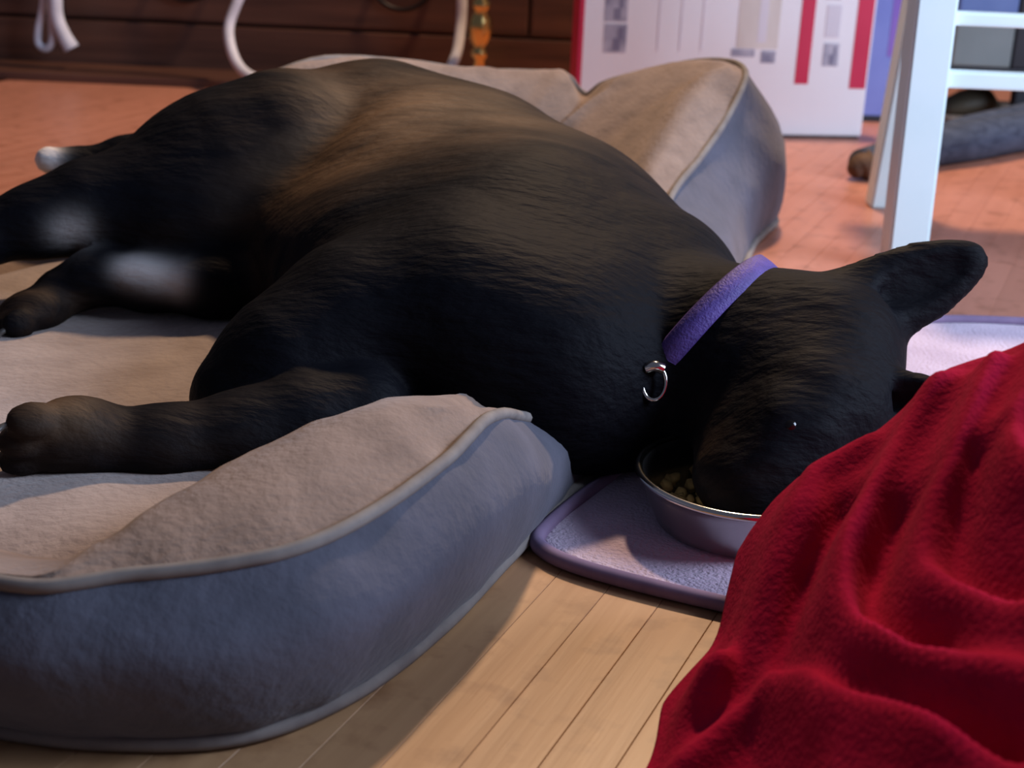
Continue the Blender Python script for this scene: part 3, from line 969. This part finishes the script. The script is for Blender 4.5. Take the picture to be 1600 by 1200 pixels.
def surface_nets(f):
    n0, n1, n2 = f.shape
    s = f < 0
    cs = np.zeros((n0 - 1, n1 - 1, n2 - 1), dtype=np.int8)
    for i in (0, 1):
        for j in (0, 1):
            for k in (0, 1):
                cs += s[i:n0 - 1 + i, j:n1 - 1 + j, k:n2 - 1 + k]
    act = (cs > 0) & (cs < 8)
    idx = np.argwhere(act)
    ids = -np.ones(act.shape, dtype=np.int64)
    ids[act] = np.arange(len(idx))
    acc = np.zeros((len(idx), 3)); cnt = np.zeros(len(idx))
    corners = [(i, j, k) for i in (0, 1) for j in (0, 1) for k in (0, 1)]
    for a in corners:
        for ax in range(3):
            if a[ax]: continue
            b = list(a); b[ax] = 1
            fa = f[idx[:, 0] + a[0], idx[:, 1] + a[1], idx[:, 2] + a[2]]
            fb = f[idx[:, 0] + b[0], idx[:, 1] + b[1], idx[:, 2] + b[2]]
            cr = (fa < 0) != (fb < 0)
            tq = np.where(cr, fa / np.where(cr, fa - fb, 1), 0)
            p = np.tile(np.array(a, dtype=float), (len(idx), 1))
            p[:, ax] += tq
            acc[cr] += p[cr]; cnt[cr] += 1
    verts = LO + (idx + acc / cnt[:, None]) * RES
    quads = []
    for ax in range(3):
        o1, o2 = (ax + 1) % 3, (ax + 2) % 3
        sl_a = [slice(None)] * 3; sl_b = [slice(None)] * 3
        sl_a[ax] = slice(0, f.shape[ax] - 1); sl_b[ax] = slice(1, f.shape[ax])
        d = s[tuple(sl_a)] != s[tuple(sl_b)]
        e_ = np.argwhere(d)
        e_ = e_[(e_[:, o1] > 0) & (e_[:, o2] > 0) & (e_[:, o1] < f.shape[o1] - 1) & (e_[:, o2] < f.shape[o2] - 1)]
        q = []
        for (d1, d2) in ((1, 1), (0, 1), (0, 0), (1, 0)):
            c = e_.copy(); c[:, o1] -= d1; c[:, o2] -= d2
            q.append(ids[c[:, 0], c[:, 1], c[:, 2]])
        q = np.stack(q, 1)
        flip = ~s[e_[:, 0], e_[:, 1], e_[:, 2]]
        q[flip] = q[flip][:, ::-1]
        quads.append(q)
    return verts, np.concatenate(quads)


dv_, dq = surface_nets(body)
print('dog', len(dv_), len(dq))
dog_me = bpy.data.meshes.new('dog_body')
dog_me.vertices.add(len(dv_)); dog_me.vertices.foreach_set('co', dv_.ravel())
dog_me.loops.add(len(dq) * 4); dog_me.loops.foreach_set('vertex_index', dq.ravel().astype(np.int32))
dog_me.polygons.add(len(dq))
dog_me.polygons.foreach_set('loop_start', np.arange(len(dq), dtype=np.int32) * 4)
dog_me.update(calc_edges=True)
dog_me.validate()
# coat pattern: brown brindle on back and flank, black fore-end and legs, white tail tip
def blob(P, px, py, Y, r):
    c = np.array(aty(px, py, Y))
    return np.exp(-(((P - c) ** 2).sum(1)) / (r * r))


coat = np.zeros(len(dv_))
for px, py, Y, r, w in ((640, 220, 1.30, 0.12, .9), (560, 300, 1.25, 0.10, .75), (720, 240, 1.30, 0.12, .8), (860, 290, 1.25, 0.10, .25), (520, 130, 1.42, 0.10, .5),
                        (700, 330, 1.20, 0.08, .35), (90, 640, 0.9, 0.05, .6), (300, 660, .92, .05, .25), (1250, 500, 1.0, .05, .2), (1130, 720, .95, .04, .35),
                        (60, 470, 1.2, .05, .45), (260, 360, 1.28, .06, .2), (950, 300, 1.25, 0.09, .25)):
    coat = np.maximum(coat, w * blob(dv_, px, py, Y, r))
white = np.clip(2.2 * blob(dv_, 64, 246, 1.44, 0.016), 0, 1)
for wx, wy in [(205 + 9 * q, 418 + 2.4 * q) for q in range(9)]: white = np.maximum(white, 0.75 * blob(dv_, wx, wy, 1.215, 0.014))  # pale streak along the lower hind shank
white = np.maximum(white, 0.35 * blob(dv_, 112, 366, 1.24, 0.017))  # fainter pale patch on the upper hind leg
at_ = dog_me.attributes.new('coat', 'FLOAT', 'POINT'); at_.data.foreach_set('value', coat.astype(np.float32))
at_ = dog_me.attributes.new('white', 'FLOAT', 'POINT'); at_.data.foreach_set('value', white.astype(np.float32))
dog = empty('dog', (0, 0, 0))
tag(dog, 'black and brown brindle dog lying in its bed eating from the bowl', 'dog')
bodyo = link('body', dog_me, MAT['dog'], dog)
bvh = BVHTree.FromPolygons([tuple(v) for v in dv_], [tuple(int(i) for i in q) for q in dq])
for (p, d, u, r) in PAWS:
    p, d, u = V(p), V(d), V(u)
    tube('claw', [p - d * 0.005 + u * 0.003, p + d * 0.003 + u * 0.002, p + d * 0.008 - u * 0.003], [0.003, 0.0024, 0.0006], MAT['claw'], bodyo, sides=8, per=4)
# eye
d = ray(1236, 664).normalized()
hit = bvh.ray_cast(V((0, 0, H)), d)
if hit[0]:
    bm = bmesh.new()
    bmesh.ops.create_uvsphere(bm, u_segments=16, v_segments=10, radius=0.0062)
    bmesh.ops.translate(bm, vec=hit[0] - hit[1] * 0.0050, verts=bm.verts)
    me = bpy.data.meshes.new('eye'); bm.to_mesh(me); bm.free()
    link('eye', me, MAT['black_gloss'], bodyo)

# ------------------------------------------------------------------ collar
nc = aty(1100, 545, 1.095)
na = rt * 0.74 - up * 0.67 - fwd * 0.28; na.normalize()
ref = V((0, 0, 1)); e1 = (ref - na * ref.dot(na)).normalized(); e2 = na.cross(e1)
t = empty('dog_collar', tuple(nc))
tag(t, 'purple webbing collar with metal ring around the dog\'s neck', 'collar')
ringp = []
NC = 64
for k in range(NC):
    a = 2 * math.pi * k / NC
    d = e1 * math.cos(a) + e2 * math.sin(a)
    hit = bvh.ray_cast(nc, d)
    r_ = (hit[0] - nc).length if hit[0] else 0.06
    ringp.append(min(r_, 0.085))
ringp = [sum(ringp[(k + j) % NC] for j in (-2, -1, 0, 1, 2)) / 5 + 0.0022 for k in range(NC)]
verts, faces = [], []
hw = 0.0105
for k in range(NC):
    a = 2 * math.pi * k / NC
    d = e1 * math.cos(a) + e2 * math.sin(a)
    for (w, dr) in ((-hw, 0), (-hw * .85, 0.003), (0, 0.0036), (hw * .85, 0.003), (hw, 0), (0, -0.002)):
        p = d * (ringp[k] + dr) + na * w
        if p.z + nc.z < 0.013: p.z = 0.013 - nc.z
        verts.append(p)
for k in range(NC):
    l = (k + 1) % NC
    for j in range(6):
        jj = (j + 1) % 6
        faces.append((k * 6 + j, k * 6 + jj, l * 6 + jj, l * 6 + j))
band = link('band', mesh('band', verts, faces), MAT['collar'], t)
hit = bvh.ray_cast(V((0, 0, H)), ray(1022, 598).normalized())
rc = (hit[0] if hit[0] else aty(1022, 598, 1.03)) - nc
vd = -ray(1022, 598).normalized()
rr1 = V((1, 0, 0)); rr1 = (rr1 - vd * rr1.dot(vd)).normalized(); rr2 = vd.cross(rr1)
tube('ring', [rc + vd * 0.004 + rr1 * (0.0085 * math.cos(a)) + rr2 * (0.0125 * math.sin(a)) for a in [2 * math.pi * k / 12 for k in range(12)]],
     0.0016, MAT['chrome'], t, closed=True, per=4, sides=8)
tube('buckle', [rc + vd * 0.004 + rr2 * 0.010 - rr1 * 0.006, rc + vd * 0.006 + rr2 * 0.012, rc + vd * 0.004 + rr2 * 0.010 + rr1 * 0.006], 0.0042,
     MAT['chrome'], t, sides=8)

# ------------------------------------------------------------------ red fleece blanket heap
def sstep(a, b, x):
    q = min(max((x - a) / (b - a), 0.0), 1.0)
    return q * q * (3 - 2 * q)


def seg_d(x, y, a, b):
    ax, ay = a; bx, by = b
    dx, dy = bx - ax, by - ay
    q = min(max(((x - ax) * dx + (y - ay) * dy) / (dx * dx + dy * dy + 1e-12), 0), 1)
    return math.hypot(x - ax - q * dx, y - ay - q * dy)


def poly_d(x, y, P): return min(seg_d(x, y, P[i], P[i + 1]) for i in range(len(P) - 1))


def interp(T, x):
    if x <= T[0][0]: return T[0][1]
    for (a, b), (c, d) in zip(T, T[1:]):
        if x <= c: return b + (d - b) * (x - a) / (c - a)
    return T[-1][1]


HX = [(0.08, 0.0), (0.125, 0.022), (0.145, 0.066), (0.17, 0.098), (0.20, 0.112), (0.222, 0.134), (0.245, 0.162), (0.29, 0.188), (0.40, 0.225), (0.6, 0.22)]
XL = [(0.06, 0.06), (0.40, 0.035), (0.60, 0.062), (0.655, 0.078), (0.70, 0.092), (0.735, 0.118), (0.77, 0.128), (0.80, 0.142), (0.845, 0.165)]


def mound(x, y):
    back = 1 - sstep(0.79, 0.845, y)
    front = sstep(0.10, 0.72, y) ** 0.8
    return interp(HX, x) * back * (0.3 + 0.7 * front) * (1 - sstep(0.62, 0.85, x))


RIDGES = [  # polyline (x, y), height, width
    ([(0.199, 0.778), (0.172, 0.768), (0.154, 0.740), (0.141, 0.712), (0.124, 0.688), (0.108, 0.665)], 0.017, 0.013),
    ([(0.232, 0.772), (0.208, 0.742), (0.180, 0.693), (0.164, 0.656), (0.163, 0.614), (0.186, 0.567), (0.220, 0.521), (0.27, 0.47)], 0.019, 0.012),
    ([(0.258, 0.755), (0.225, 0.698), (0.205, 0.662), (0.197, 0.622), (0.226, 0.560), (0.27, 0.52)], 0.017, 0.010),
    ([(0.29, 0.77), (0.267, 0.720), (0.245, 0.680), (0.247, 0.64), (0.28, 0.60)], 0.014, 0.010),
    ([(0.085, 0.655), (0.100, 0.675), (0.112, 0.668)], 0.012, 0.012),
    ([(0.09, 0.61), (0.121, 0.632), (0.136, 0.628), (0.152, 0.578), (0.182, 0.522), (0.22, 0.46)], 0.018, 0.013),
    ([(0.33, 0.78), (0.31, 0.70), (0.33, 0.62), (0.40, 0.56)], 0.022, 0.016),
    ([(0.40, 0.78), (0.42, 0.68), (0.48, 0.60)], 0.03, 0.025),
    ([(0.50, 0.76), (0.55, 0.64), (0.62, 0.55)], 0.03, 0.028),
    ([(0.42, 0.54), (0.5, 0.46), (0.6, 0.42)], 0.03, 0.026),
    ([(0.10, 0.50), (0.2, 0.38), (0.35, 0.3)], 0.02, 0.02),
]
VALLEYS = [
    ([(0.186, 0.735), (0.162, 0.697), (0.147, 0.662), (0.148, 0.627), (0.174, 0.554), (0.21, 0.501)], 0.020, 0.009),
    ([(0.208, 0.697), (0.187, 0.659), (0.179, 0.615), (0.190, 0.584)], 0.016, 0.010),
    ([(0.240, 0.690), (0.219, 0.632), (0.232, 0.581)], 0.015, 0.008),
]
x0, x1, y0, y1, st = 0.02, 0.86, 0.06, 0.855, 0.0045
nx, ny = int((x1 - x0) / st), int((y1 - y0) / st)
UU, GY = np.meshgrid(np.linspace(0, 1, nx), np.linspace(y0, y1 - 0.008, ny), indexing='ij')
xl = np.interp(GY, [a for a, b in XL], [b for a, b in XL]) + 0.0025 * np.sin(GY * 60)
GX = xl + (x1 - 0.02 - xl) * (0.45 * UU + 0.55 * UU ** 2)


def nstep(a, b, x):
    q = np.clip((x - a) / (b - a), 0, 1)
    return q * q * (3 - 2 * q)


def nseg(P):
    best = np.full(GX.shape, 9.0)
    Q = [catmull([V((p[0], p[1], 0)) for p in P], i / 5) for i in range((len(P) - 1) * 5 + 1)]
    for a, b in zip(Q[:-1], Q[1:]):
        dx, dy = b.x - a.x, b.y - a.y
        q = np.clip(((GX - a.x) * dx + (GY - a.y) * dy) / (dx * dx + dy * dy + 1e-12), 0, 1)
        best = np.minimum(best, np.hypot(GX - a.x - q * dx, GY - a.y - q * dy))
    return best


inside = np.minimum(np.minimum(GX - xl, y1 - 0.008 - GY), np.minimum(GY - y0, x1 - 0.02 - GX))
edge_in = nstep(0.0, 0.022, inside)
base = np.interp(GX, [a for a, b in HX], [b for a, b in HX]) * (1 - nstep(0.79, 0.845, GY)) * (0.3 + 0.7 * nstep(0.10, 0.72, GY) ** 0.8) * (1 - nstep(0.62, 0.85, GX))
HGT = base.copy()
for P, a_, w_ in RIDGES: HGT += a_ * np.exp(-(nseg(P) / w_) ** 2) * edge_in
for P, a_, w_ in VALLEYS: HGT -= a_ * np.exp(-(nseg(P) / w_) ** 2) * np.minimum(1, base / 0.06)
for i in range(nx):
    for j in range(ny):
        q = V((GX[i, j], GY[i, j], 0))
        HGT[i, j] += (0.006 * noise.noise(q * 16) + 0.003 * noise.noise(q * 36 + V((4, 1, 7)))) * edge_in[i, j]
HGT = np.maximum(HGT, 0.0) + 0.010 * edge_in
verts = [(GX[i, j], GY[i, j], HGT[i, j] + 0.0085) for i in range(nx) for j in range(ny)]
faces = [(i * ny + j, (i + 1) * ny + j, (i + 1) * ny + j + 1, i * ny + j + 1) for i in range(nx - 1) for j in range(ny - 1)]
me = mesh('fleece_blanket', verts, faces)
bl = link('fleece_blanket', me, MAT['fleece'])
tag(bl, 'crumpled crimson red fleece blanket heaped in the near right corner', 'blanket')
sm = bl.modifiers.new('smooth', 'SMOOTH'); sm.factor = 0.5; sm.iterations = 3
so = bl.modifiers.new('solidify', 'SOLIDIFY'); so.thickness = 0.006; so.offset = -1
